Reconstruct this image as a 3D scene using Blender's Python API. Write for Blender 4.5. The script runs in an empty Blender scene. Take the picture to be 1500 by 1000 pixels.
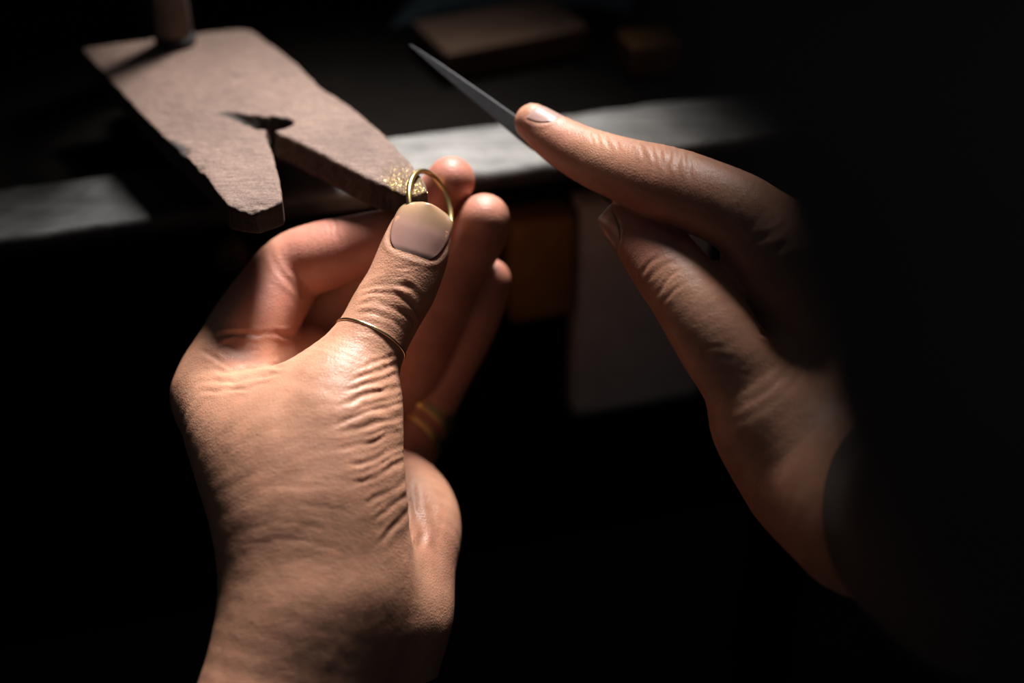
import bpy, bmesh, math, random
import numpy as np
from mathutils import Vector, Matrix
from mathutils.bvhtree import BVHTree

random.seed(7)
S = bpy.context.scene
COL = S.collection
# ------------------------------------------------------------------ camera, world, lights, exposure
PITCH = math.radians(35.0)
F = 1500 * 50.0 / 36.0                       # focal length in pixels of the 1500x1000 frame
PIN_Z = 0.95                                 # height of the bench pin's top face
CAM = np.array([0.0, 0.0, PIN_Z + 0.1964])
RX = np.array([1.0, 0, 0])
UP = np.array([0, math.sin(PITCH), math.cos(PITCH)])
FW = np.array([0, math.cos(PITCH), -math.sin(PITCH)])

cam = bpy.data.cameras.new('camera')
cam_ob = bpy.data.objects.new('camera', cam)
COL.objects.link(cam_ob)
cam_ob.location = CAM
cam_ob.rotation_euler = (math.pi / 2 - PITCH, 0, 0)
cam.lens = 50
cam.sensor_width = 36
cam.clip_start = 0.01
cam.clip_end = 20
cam.dof.use_dof = True
cam.dof.focus_distance = 0.394
cam.dof.aperture_fstop = 3.6
S.camera = cam_ob

w = bpy.data.worlds.new('dim_room')
S.world = w
w.use_nodes = True
w.node_tree.nodes['Background'].inputs[0].default_value = (0.75, 0.85, 1.0, 1)
w.node_tree.nodes['Background'].inputs[1].default_value = 0.04
S.view_settings.view_transform = 'Standard'
S.view_settings.look = 'None'
S.view_settings.exposure = 0.0
S.view_settings.gamma = 1.0
S.view_settings.use_curve_mapping = False
S.cycles.use_denoising = True


def W(px, py, d):
    """world point (m) seen at pixel (px, py) of the 1500x1000 frame at depth d (mm)"""
    return CAM + (FW + RX * (px - 750) / F - UP * (py - 500) / F) * d * 0.001


def on_plane(px, py, z):
    r = FW + RX * (px - 750) / F - UP * (py - 500) / F
    return CAM + r * ((z - CAM[2]) / r[2])


def C(px, py, d):
    """camera-space point in mm"""
    return np.array([(px - 750) / F * d, (500 - py) / F * d, -float(d)])


def cam_to_world(v):
    v = np.asarray(v, dtype=np.float64) * 0.001
    return CAM + v[..., 0:1] * RX + v[..., 1:2] * UP - v[..., 2:3] * FW


def look_at(ob, target):
    d = Vector(target) - ob.location
    ob.rotation_euler = d.to_track_quat('-Z', 'Y').to_euler()


L = bpy.data.lights.new('bench_lamp', 'SPOT')          # shaded lamp hanging over the bench pin
L.energy = 41.0
L.color = (1.0, 0.97, 0.945)
L.shadow_soft_size = 0.075
L.spot_size = math.radians(34)
L.spot_blend = 1.0
lo = bpy.data.objects.new('bench_lamp', L)
COL.objects.link(lo)
lo.location = (0.01, 0.59, PIN_Z + 0.375)
look_at(lo, W(480, 230, 425))

# ------------------------------------------------------------------ helpers: objects

def tag(o, label=None, cat=None, group=None, kind=None):
    if label: o['label'] = label
    if cat: o['category'] = cat
    if group: o['group'] = group
    if kind: o['kind'] = kind
    return o


def empty(name, loc):
    o = bpy.data.objects.new(name, None)
    COL.objects.link(o)
    o.location = loc
    o.empty_display_size = 0.02
    return o


def mesh_object(name, verts, faces, mat, parent=None, smooth=True, tint=None):
    """verts are world coordinates; children are stored relative to their parent's origin"""
    verts = np.asarray(verts, dtype=np.float64)
    root = parent
    base = np.zeros(3)
    while root is not None:
        base = base + np.array(root.location)
        root = root.parent
    if parent is None:
        base = np.array([verts[:, 0].mean(), verts[:, 1].mean(), verts[:, 2].min()])
    me = bpy.data.meshes.new(name)
    v = (verts - base)
    if isinstance(faces, np.ndarray):
        n, k = faces.shape
        me.vertices.add(len(v)); me.vertices.foreach_set('co', v.astype(np.float32).ravel())
        me.loops.add(n * k); me.loops.foreach_set('vertex_index', faces.astype(np.int32).ravel())
        me.polygons.add(n)
        me.polygons.foreach_set('loop_start', np.arange(0, n * k, k, dtype=np.int32))
        me.update(calc_edges=True)
        me.validate()
    else:
        me.from_pydata(v.tolist(), [], faces)
    me.polygons.foreach_set('use_smooth', [smooth] * len(me.polygons))
    if tint is not None:
        a = me.color_attributes.new('tint', 'FLOAT_COLOR', 'POINT')
        a.data.foreach_set('color', np.concatenate([tint, np.ones((len(tint), 1))], 1).astype(np.float32).ravel())
    me.materials.append(mat)
    o = bpy.data.objects.new(name, me)
    COL.objects.link(o)
    if parent is None:
        o.location = base
    else:
        o.parent = parent
    return o


def box_mesh(p0, ax, ay, az, bevel=0.0008):
    """an oriented box from corner p0 along three edge vectors, with bevelled edges -> verts, faces"""
    bm = bmesh.new()
    vs = []
    for k in (0, 1):
        for (i, j) in ((0, 0), (1, 0), (1, 1), (0, 1)):
            vs.append(bm.verts.new(np.asarray(p0) + np.asarray(ax) * i + np.asarray(ay) * j + np.asarray(az) * k))
    for f in ((3, 2, 1, 0), (4, 5, 6, 7), (0, 1, 5, 4), (1, 2, 6, 5), (2, 3, 7, 6), (3, 0, 4, 7)):
        bm.faces.new([vs[i] for i in f])
    bmesh.ops.recalc_face_normals(bm, faces=bm.faces)
    if bevel:
        bmesh.ops.bevel(bm, geom=bm.edges[:], offset=bevel, segments=2, profile=0.6, affect='EDGES')
    v = np.array([x.co[:] for x in bm.verts])
    bm.verts.index_update()
    f = [[x.index for x in p.verts] for p in bm.faces]
    bm.free()
    return v, f


def tube_mesh(pts, radii, seg=16, closed=False, cap=True, ref=(0, 0, 1), flat=1.0):
    """a tube through world points; flat scales the cross section along ref"""
    pts = np.asarray(pts, float)
    n = len(pts)
    radii = np.broadcast_to(np.asarray(radii, float), (n,))
    V, Fc = [], []
    ref = np.asarray(ref, float)
    for i in range(n):
        if closed:
            t = pts[(i + 1) % n] - pts[i - 1]
        else:
            t = pts[min(i + 1, n - 1)] - pts[max(i - 1, 0)]
        t = t / np.linalg.norm(t)
        a = np.cross(t, ref); a /= np.linalg.norm(a)
        b = np.cross(a, t)
        for k in range(seg):
            q = 2 * math.pi * k / seg
            V.append(pts[i] + radii[i] * (a * math.cos(q) + b * math.sin(q) * flat))
    m = n if closed else n - 1
    for i in range(m):
        j = (i + 1) % n
        for k in range(seg):
            k2 = (k + 1) % seg
            Fc.append([i * seg + k, i * seg + k2, j * seg + k2, j * seg + k])
    if cap and not closed:
        Fc.append(list(range(seg))[::-1])
        Fc.append([(n - 1) * seg + k for k in range(seg)])
    return np.array(V), Fc


def lathe_mesh(base, axis, profile, seg=28):
    """profile: list of (radius, height) along axis from base"""
    axis = np.asarray(axis, float); axis /= np.linalg.norm(axis)
    a = np.cross(axis, (0.3, 0.9, 0.1)); a /= np.linalg.norm(a)
    b = np.cross(axis, a)
    V, Fc = [], []
    for r, h in profile:
        for k in range(seg):
            q = 2 * math.pi * k / seg
            V.append(np.asarray(base) + axis * h + max(r, 1e-5) * (a * math.cos(q) + b * math.sin(q)))
    for i in range(len(profile) - 1):
        for k in range(seg):
            k2 = (k + 1) % seg
            Fc.append([i * seg + k, i * seg + k2, (i + 1) * seg + k2, (i + 1) * seg + k])
    Fc.append(list(range(seg))[::-1])
    Fc.append([(len(profile) - 1) * seg + k for k in range(seg)])
    return np.array(V), Fc


# ------------------------------------------------------------------ helpers: implicit surfaces

def hash3(i, j, k, seed):
    n = (i * 73856093) ^ (j * 19349663) ^ (k * 83492791) ^ (seed * 2654435761)
    n = (n ^ (n >> 13)) & 0x7fffffff
    n = (n * 1274126177) & 0x7fffffff
    n = (n ^ (n >> 16)) & 0xffff
    return n.astype(np.float32) / 65535.0


def vnoise(p, scale, seed=1):
    """smooth value noise -1..1 of points (N,3) in mm, feature size = scale mm"""
    q = np.asarray(p, np.float32) / scale
    f0 = np.floor(q).astype(np.int64)
    t = q - f0
    t = t * t * (3 - 2 * t)
    out = 0
    for dx in (0, 1):
        for dy in (0, 1):
            for dz in (0, 1):
                wgt = (t[:, 0] if dx else 1 - t[:, 0]) * (t[:, 1] if dy else 1 - t[:, 1]) * (t[:, 2] if dz else 1 - t[:, 2])
                out = out + wgt * hash3(f0[:, 0] + dx, f0[:, 1] + dy, f0[:, 2] + dz, seed)
    return out * 2 - 1


def sstep(a, b, x):
    t = np.clip((x - a) / (b - a), 0, 1)
    return t * t * (3 - 2 * t)


def catmull(P, n):
    P = np.asarray(P, float)
    Q = np.vstack([2 * P[0] - P[1], P, 2 * P[-1] - P[-2]])
    out = []
    for i in range(len(P) - 1):
        p0, p1, p2, p3 = Q[i:i + 4]
        for t in np.linspace(0, 1, n, endpoint=False):
            out.append(0.5 * ((2 * p1) + (-p0 + p2) * t + (2 * p0 - 5 * p1 + 4 * p2 - p3) * t * t + (-p0 + 3 * p1 - 3 * p2 + p3) * t ** 3))
    out.append(P[-1])
    return np.array(out)


class Field:
    """signed distance grid (mm) in camera-space or any orthonormal space"""
    def __init__(self, lo, hi, h):
        self.h = h
        self.lo = np.asarray(lo, np.float32)
        self.n = np.ceil((np.asarray(hi) - self.lo) / h).astype(int) + 1
        self.ax = [self.lo[i] + h * np.arange(self.n[i], dtype=np.float32) for i in range(3)]
        self.d = np.full(self.n, 40.0, np.float32)

    def block(self, lo, hi):
        sl = []
        for i in range(3):
            a = int(np.clip(np.floor((lo[i] - self.lo[i]) / self.h), 0, self.n[i] - 1))
            b = int(np.clip(np.ceil((hi[i] - self.lo[i]) / self.h) + 1, a + 1, self.n[i]))
            sl.append(slice(a, b))
        return tuple(sl)

    def grid(self, sl):
        return np.meshgrid(self.ax[0][sl[0]], self.ax[1][sl[1]], self.ax[2][sl[2]], indexing='ij', sparse=True)

    def chain(self, joints, k0, k1=None, t_end=0.4, sub=5, op='add'):
        """joints: (px, py, depth, radius px). Swept sphere, blended with k0 at the root, k1 along the rest"""
        k1 = k0 if k1 is None else k1
        P = np.array([list(C(*j[:3])) + [j[3] * j[2] / F] for j in joints])
        P = catmull(P, sub)
        m = k0 + 2.0
        lo = (P[:, :3] - P[:, 3:]).min(0) - m
        hi = (P[:, :3] + P[:, 3:]).max(0) + m
        sl = self.block(lo, hi)
        X, Y, Z = self.grid(sl)
        shape = self.d[sl].shape
        best = np.full(shape, 60.0, np.float32)
        tt = np.zeros(shape, np.float32)
        n = len(P) - 1
        for i in range(n):
            # local sub-block of this segment
            a, b = P[i], P[i + 1]
            s2 = self.block(np.minimum(a[:3] - a[3], b[:3] - b[3]) - m - 2, np.maximum(a[:3] + a[3], b[:3] + b[3]) + m + 2)
            ls = tuple(slice(max(s2[q].start, sl[q].start) - sl[q].start, max(min(s2[q].stop, sl[q].stop) - sl[q].start, 0)) for q in range(3))
            ab = (b[:3] - a[:3]).astype(np.float32)
            L2 = float(ab @ ab) + 1e-9
            x = X[ls[0]] - np.float32(a[0]); y = Y[:, ls[1]] - np.float32(a[1]); z = Z[:, :, ls[2]] - np.float32(a[2])
            t = np.clip((x * ab[0] + y * ab[1] + z * ab[2]) / L2, 0, 1)
            dd = np.sqrt((x - t * ab[0]) ** 2 + (y - t * ab[1]) ** 2 + (z - t * ab[2]) ** 2) - (np.float32(a[3]) + t * np.float32(b[3] - a[3]))
            bl = best[ls]; tl = tt[ls]
            mk = dd < bl
            bl[mk] = dd[mk]
            tl[mk] = ((i + t) / n)[mk]
        k = k0 + (k1 - k0) * sstep(0.05, t_end, tt)
        cur = self.d[sl]
        h = np.maximum(k - np.abs(cur - best), 0) / k
        self.d[sl] = np.minimum(cur, best) - h * h * k * 0.25
        return P

    def surface(self):
        """surface nets -> verts (mm), quads"""
        d, n = self.d, self.n
        s = d < 0
        cs = np.zeros(n - 1, np.int8)
        for dx in (0, 1):
            for dy in (0, 1):
                for dz in (0, 1):
                    cs += s[dx:n[0] - 1 + dx, dy:n[1] - 1 + dy, dz:n[2] - 1 + dz]
        act = np.argwhere((cs > 0) & (cs < 8))
        idx = np.full(n - 1, -1, np.int64)
        idx[act[:, 0], act[:, 1], act[:, 2]] = np.arange(len(act))
        cv = {}
        for dx in (0, 1):
            for dy in (0, 1):
                for dz in (0, 1):
                    cv[(dx, dy, dz)] = d[act[:, 0] + dx, act[:, 1] + dy, act[:, 2] + dz]
        acc = np.zeros((len(act), 3)); cnt = np.zeros(len(act))
        for a in cv:
            for ax in range(3):
                if a[ax]:
                    continue
                b = list(a); b[ax] = 1; b = tuple(b)
                va, vb = cv[a], cv[b]
                mk = (va < 0) != (vb < 0)
                t = np.where(mk, va / np.where(mk, va - vb, 1), 0)
                p = np.tile(np.array(a, float), (len(act), 1)); p[:, ax] += t
                acc[mk] += p[mk]; cnt[mk] += 1
        v = self.lo + (act + acc / cnt[:, None]) * self.h
        quads = []
        for ax in range(3):
            u, w_ = [(1, 2), (2, 0), (0, 1)][ax]
            sa = [slice(None)] * 3; sb = [slice(None)] * 3
            sa[ax] = slice(0, n[ax] - 1); sb[ax] = slice(1, n[ax])
            e = s[tuple(sa)] != s[tuple(sb)]
            pts = np.argwhere(e)
            ok = (pts[:, u] > 0) & (pts[:, w_] > 0) & (pts[:, u] < n[u] - 1) & (pts[:, w_] < n[w_] - 1)
            pts = pts[ok]
            inside = s[pts[:, 0], pts[:, 1], pts[:, 2]]
            def cell(du, dw):
                q = pts.copy(); q[:, u] += du; q[:, w_] += dw
                return idx[q[:, 0], q[:, 1], q[:, 2]]
            q = np.stack([cell(-1, -1), cell(0, -1), cell(0, 0), cell(-1, 0)], 1)
            q[~inside] = q[~inside][:, ::-1]
            quads.append(q)
        return v, np.concatenate(quads)


def smooth_mesh(v, q, it=2):
    e = np.concatenate([q[:, [0, 1]], q[:, [1, 2]], q[:, [2, 3]], q[:, [3, 0]]])
    n = len(v)
    deg = np.bincount(e[:, 0], minlength=n) + np.bincount(e[:, 1], minlength=n)
    for i in range(it):
        for lam in (0.5, -0.51):
            s = np.stack([np.bincount(e[:, 0], v[e[:, 1], c], n) + np.bincount(e[:, 1], v[e[:, 0], c], n) for c in range(3)], 1)
            v = v + lam * (s / deg[:, None] - v)
    return v


def mesh_normals(v, q):
    fn = np.cross(v[q[:, 2]] - v[q[:, 0]], v[q[:, 3]] - v[q[:, 1]])
    n = np.stack([sum(np.bincount(q[:, k], fn[:, c], len(v)) for k in range(4)) for c in range(3)], 1)
    return n / (np.linalg.norm(n, axis=1, keepdims=True) + 1e-12)


def project(v):
    D = -v[:, 2]
    return 750 + v[:, 0] / D * F, 500 - v[:, 1] / D * F, D


def visible(v, nrm, tol=2.5, cell=4):
    """vertices on the near surface (so that a crease lands on one finger, not on the one behind it)"""
    px, py, D = project(v)
    ix = np.clip((px / cell).astype(int) + 100, 0, 700); iy = np.clip((py / cell).astype(int) + 100, 0, 700)
    key = ix * 701 + iy
    zb = np.full(701 * 701, 1e9)
    np.minimum.at(zb, key, D)
    g = zb.reshape(701, 701).copy()
    view = v / np.linalg.norm(v, axis=1, keepdims=True)
    facing = -(nrm * view).sum(1)
    return (D < g.ravel()[key] + tol) & (facing > -0.05), px, py, facing


def polyline_dist(px, py, pts):
    """distance to a polyline and the 0..1 position along it"""
    pts = np.asarray(pts, float)
    seg = np.linalg.norm(np.diff(pts, axis=0), axis=1)
    cum = np.concatenate([[0], np.cumsum(seg)])
    best = np.full(len(px), 1e9); tb = np.zeros(len(px)); sd = np.zeros(len(px))
    for i in range(len(pts) - 1):
        a, b = pts[i], pts[i + 1]
        ab = b - a
        t = np.clip(((px - a[0]) * ab[0] + (py - a[1]) * ab[1]) / (ab @ ab), 0, 1)
        ex = px - a[0] - t * ab[0]; ey = py - a[1] - t * ab[1]
        dd = np.hypot(ex, ey)
        mk = dd < best
        best[mk] = dd[mk]; tb[mk] = ((cum[i] + t * seg[i]) / cum[-1])[mk]
        sd[mk] = np.sign(ex * ab[1] - ey * ab[0])[mk]
    return best, tb, sd


def crease_disp(px, py, vis, strokes):
    """strokes: (points, half width px, depth mm). A crease with raised lips either side"""
    out = np.zeros(len(px))
    p3 = np.stack([px, py, 0 * px], 1)
    px = px + 4.0 * vnoise(p3, 34, 51) + 1.6 * vnoise(p3, 9, 52)
    py = py + 4.0 * vnoise(p3, 34, 53) + 1.6 * vnoise(p3, 9, 54)
    mod = np.clip(0.70 + 0.6 * vnoise(p3, 22, 55), 0.1, 0.95)
    for pts, wd, amp in strokes:
        p = catmull(np.asarray(pts, float), 5)
        m = wd * 4
        bb = vis & (px > p[:, 0].min() - m) & (px < p[:, 0].max() + m) & (py > p[:, 1].min() - m) & (py < p[:, 1].max() + m)
        ii = np.nonzero(bb)[0]
        if not len(ii):
            continue
        dd, t, sd = polyline_dist(px[ii], py[ii], p)
        tap = sstep(-0.02, 0.25, t) * sstep(1.02, 0.75, t)
        x = dd / wd
        prof = -np.exp(-x * x * 1.6) + 0.55 * np.exp(-(x - 1.5) ** 2 * 1.8)
        out[ii] += 0.68 * amp * prof * tap * mod[ii]
    return out


# ------------------------------------------------------------------ helpers: materials

def material(name):
    m = bpy.data.materials.new(name)
    m.use_nodes = True
    nt = m.node_tree
    b = nt.nodes['Principled BSDF']
    return m, nt, b


def N(nt, kind, **kw):
    n = nt.nodes.new(kind)
    for k, v in kw.items():
        if k in n.inputs.keys() if isinstance(k, str) and not hasattr(n, k) else False:
            n.inputs[k].default_value = v
        else:
            setattr(n, k, v)
    return n


def noise(nt, vec, scale, detail=4, rough=0.55, dist=0.0):
    n = nt.nodes.new('ShaderNodeTexNoise')
    n.inputs['Scale'].default_value = scale
    n.inputs['Detail'].default_value = detail
    n.inputs['Roughness'].default_value = rough
    n.inputs['Distortion'].default_value = dist
    nt.links.new(vec, n.inputs['Vector'])
    return n.outputs['Fac']


def ramp(nt, fac, stops):
    r = nt.nodes.new('ShaderNodeValToRGB')
    e = r.color_ramp.elements
    e[0].position, e[0].color = stops[0][0], (*stops[0][1], 1)
    e[1].position, e[1].color = stops[-1][0], (*stops[-1][1], 1)
    for p, c in stops[1:-1]:
        x = e.new(p); x.color = (*c, 1)
    nt.links.new(fac, r.inputs['Fac'])
    return r.outputs['Color']


def mixc(nt, fac, a, b, mode='MIX'):
    m = nt.nodes.new('ShaderNodeMix')
    m.data_type = 'RGBA'
    m.blend_type = mode
    for sock, val in ((m.inputs[0], fac), (m.inputs[6], a), (m.inputs[7], b)):
        if hasattr(val, 'is_output'):
            nt.links.new(val, sock)
        elif isinstance(val, (int, float)):
            sock.default_value = val
        else:
            sock.default_value = (*val, 1)
    return m.outputs[2]


def coords(nt, scale=(1, 1, 1), rot=(0, 0, 0)):
    t = nt.nodes.new('ShaderNodeTexCoord')
    mp = nt.nodes.new('ShaderNodeMapping')
    mp.inputs['Scale'].default_value = scale
    mp.inputs['Rotation'].default_value = rot
    nt.links.new(t.outputs['Object'], mp.inputs['Vector'])
    return mp.outputs['Vector']


def bump(nt, bsdf, h, strength, dist, prev=None):
    b = nt.nodes.new('ShaderNodeBump')
    b.inputs['Strength'].default_value = strength
    b.inputs['Distance'].default_value = dist
    nt.links.new(h, b.inputs['Height'])
    if prev is not None:
        nt.links.new(prev, b.inputs['Normal'])
    nt.links.new(b.outputs['Normal'], bsdf.inputs['Normal'])
    return b.outputs['Normal']


def simple(name, col, rough=0.6, metal=0.0, nscale=40, var=0.25, bstr=0.15, bdist=0.0005):
    m, nt, b = material(name)
    v = coords(nt)
    f = noise(nt, v, nscale, 5)
    c = ramp(nt, f, [(0.3, tuple(x * (1 - var) for x in col)), (0.7, tuple(min(1, x * (1 + var)) for x in col))])
    nt.links.new(c, b.inputs['Base Color'])
    b.inputs['Roughness'].default_value = rough
    b.inputs['Metallic'].default_value = metal
    if bstr:
        bump(nt, b, noise(nt, v, nscale * 8, 4), bstr, bdist)
    return m


def skin_material():
    m, nt, b = material('skin')
    v = coords(nt)
    at = nt.nodes.new('ShaderNodeVertexColor'); at.layer_name = 'tint'
    mottled = ramp(nt, noise(nt, v, 160, 5, 0.6), [(0.3, (0.86, 0.82, 0.80)), (0.55, (1, 1, 1)), (0.75, (1.08, 0.97, 0.93))])
    c = mixc(nt, 1.0, at.outputs['Color'], mottled, 'MULTIPLY')
    nt.links.new(c, b.inputs['Base Color'])
    b.inputs['Roughness'].default_value = 0.46
    b.inputs['Specular IOR Level'].default_value = 0.42
    b.inputs['Subsurface Weight'].default_value = 0.28
    b.inputs['Subsurface Radius'].default_value = (1.0, 0.34, 0.18)
    b.inputs['Subsurface Scale'].default_value = 0.0022
    # fine skin relief: cells, ridges and pores
    vo = nt.nodes.new('ShaderNodeTexVoronoi')
    vo.feature = 'DISTANCE_TO_EDGE'
    vo.inputs['Scale'].default_value = 1100
    nt.links.new(v, vo.inputs['Vector'])
    n1 = bump(nt, b, vo.outputs['Distance'], 0.4, 0.0003)
    for rot, st in (((0.3, 0.5, 0.9), 0.2), ((0.3, -0.4, -0.5), 0.15)):
        vl = coords(nt, (300, 2600, 900), rot)
        n1 = bump(nt, b, noise(nt, vl, 1.0, 3, 0.55, 0.4), st, 0.00035, n1)
    n2 = bump(nt, b, noise(nt, v, 620, 4, 0.6, 0.6), 0.16, 0.0004, n1)
    bump(nt, b, noise(nt, v, 3200, 2), 0.16, 0.0001, n2)
    return m


def nail_material():
    m, nt, b = material('nail')
    v = coords(nt)
    at = nt.nodes.new('ShaderNodeVertexColor'); at.layer_name = 'tint'
    nt.links.new(at.outputs['Color'], b.inputs['Base Color'])
    b.inputs['Roughness'].default_value = 0.34
    b.inputs['Specular IOR Level'].default_value = 0.45
    b.inputs['Subsurface Weight'].default_value = 0.25
    b.inputs['Subsurface Radius'].default_value = (1.0, 0.5, 0.35)
    b.inputs['Subsurface Scale'].default_value = 0.0012
    bump(nt, b, noise(nt, v, 900, 3), 0.12, 0.0001)
    return m


def wood(name, light, dark, rough=0.7, along=(1, 0, 0), scale=1.0, rot=0.0, dirt=0.5, spec=0.3, tinted=False):
    m, nt, b = material(name)
    b.inputs['Specular IOR Level'].default_value = spec
    v = coords(nt, (12 * scale, 150 * scale, 60 * scale), (0, 0, rot))
    g = noise(nt, v, 1.6, 6, 0.62, 0.8)
    v2 = coords(nt)
    blot = noise(nt, v2, 28 * scale, 5, 0.6)
    c = ramp(nt, g, [(0.28, dark), (0.62, light)])
    c2 = mixc(nt, ramp(nt, blot, [(0.35, (dirt,) * 3), (0.62, (0, 0, 0))]), c, tuple(x * 0.45 for x in dark))
    if tinted:
        at = nt.nodes.new('ShaderNodeVertexColor'); at.layer_name = 'tint'
        c2 = mixc(nt, 1.0, c2, at.outputs['Color'], 'MULTIPLY')
    nt.links.new(c2, b.inputs['Base Color'])
    b.inputs['Roughness'].default_value = rough
    n1 = bump(nt, b, g, 0.35, 0.0006)
    bump(nt, b, noise(nt, v2, 900, 4), 0.25, 0.0004, n1)
    return m


def gold(name, col, rough):
    m, nt, b = material(name)
    v = coords(nt)
    b.inputs['Metallic'].default_value = 1.0
    nt.links.new(ramp(nt, noise(nt, v, 300, 3), [(0.3, tuple(x * 0.8 for x in col)), (0.7, col)]), b.inputs['Base Color'])
    b.inputs['Roughness'].default_value = rough
    bump(nt, b, noise(nt, v, 900, 3), 0.2, 0.0002)
    return m


SKIN = skin_material()
NAIL = nail_material()
BAND_GOLD = gold('band_gold', (0.95, 0.70, 0.27), 0.42)
GOLD = gold('gold', (0.78, 0.60, 0.27), 0.3)
PALE_GOLD = gold('pale_gold', (0.86, 0.68, 0.42), 0.26)
BLACK_STEEL = simple('file_steel', (0.05, 0.05, 0.053), 0.6, 0.5, 300, 0.2, 0.5, 0.0004)
CLOTH = simple('dark_cloth', (0.11, 0.09, 0.08), 0.95, 0, 60, 0.3, 0.4, 0.001)
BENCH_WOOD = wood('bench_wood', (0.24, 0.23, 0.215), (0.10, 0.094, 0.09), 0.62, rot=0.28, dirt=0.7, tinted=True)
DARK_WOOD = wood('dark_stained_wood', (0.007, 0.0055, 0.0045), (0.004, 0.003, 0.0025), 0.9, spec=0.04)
BROWN_WOOD = wood('brown_wood', (0.075, 0.042, 0.026), (0.045, 0.026, 0.017), 0.8, spec=0.1)
ORANGE_WOOD = wood('orange_wood', (0.27, 0.125, 0.035), (0.18, 0.08, 0.022), 0.65, dirt=0.2)
GREY_WOOD = wood('grey_brown_wood', (0.55, 0.46, 0.39), (0.40, 0.33, 0.28), 0.7, dirt=0.2)
DARK_IRON = simple('dark_iron', (0.012, 0.011, 0.011), 0.8, 0.0, 80)
TEAL_CLOTH = simple('grey_blue_cloth', (0.05, 0.075, 0.085), 0.9, 0, 60)
WALL_PAINT = simple('dark_wall_paint', (0.02, 0.017, 0.015), 0.9, 0, 10)
FLOOR_MAT = simple('dark_floor', (0.02, 0.016, 0.013), 0.8, 0, 12)


# ------------------------------------------------------------------ the room
def room():
    x0, x1, y0, y1, z1 = -1.9, 1.9, -1.6, 2.2, 2.6
    t = 0.1
    def wall(name, p0, ax, ay, az, mat):
        v, f = box_mesh(p0, ax, ay, az, 0)
        o = mesh_object(name, v, f, mat, smooth=False)
        o['kind'] = 'structure'
    wall('floor', (x0 - t, y0 - t, -t), (x1 - x0 + 2 * t, 0, 0), (0, y1 - y0 + 2 * t, 0), (0, 0, t), FLOOR_MAT)
    wall('wall_back', (x0 - t, y1, 0), (x1 - x0 + 2 * t, 0, 0), (0, t, 0), (0, 0, z1), WALL_PAINT)
    wall('wall_left', (x0 - t, y0, 0), (t, 0, 0), (0, y1 - y0, 0), (0, 0, z1), WALL_PAINT)
    wall('wall_right', (x1, y0, 0), (t, 0, 0), (0, y1 - y0, 0), (0, 0, z1), WALL_PAINT)


room()

# ------------------------------------------------------------------ the workbench
PIN_T = 8.2
BZ = PIN_Z - 0.001 * PIN_T - 0.016                 # bench surface: the pin stands 16 mm above it on a packing block
e0 = on_plane(0, 350, BZ); e1 = on_plane(690, 255, BZ)
ED = (e1 - e0); ED /= np.linalg.norm(ED)          # along the bench's front edge
EB = np.array([-ED[1], ED[0], 0])                 # away from the jeweller
ZZ = np.array([0, 0, 1.0])


def bench_point(s, b, z=0.0):
    """s metres along the front edge from e0, b metres back from it, z above the bench surface"""
    return e0 + ED * s + EB * b + ZZ * z


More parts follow.
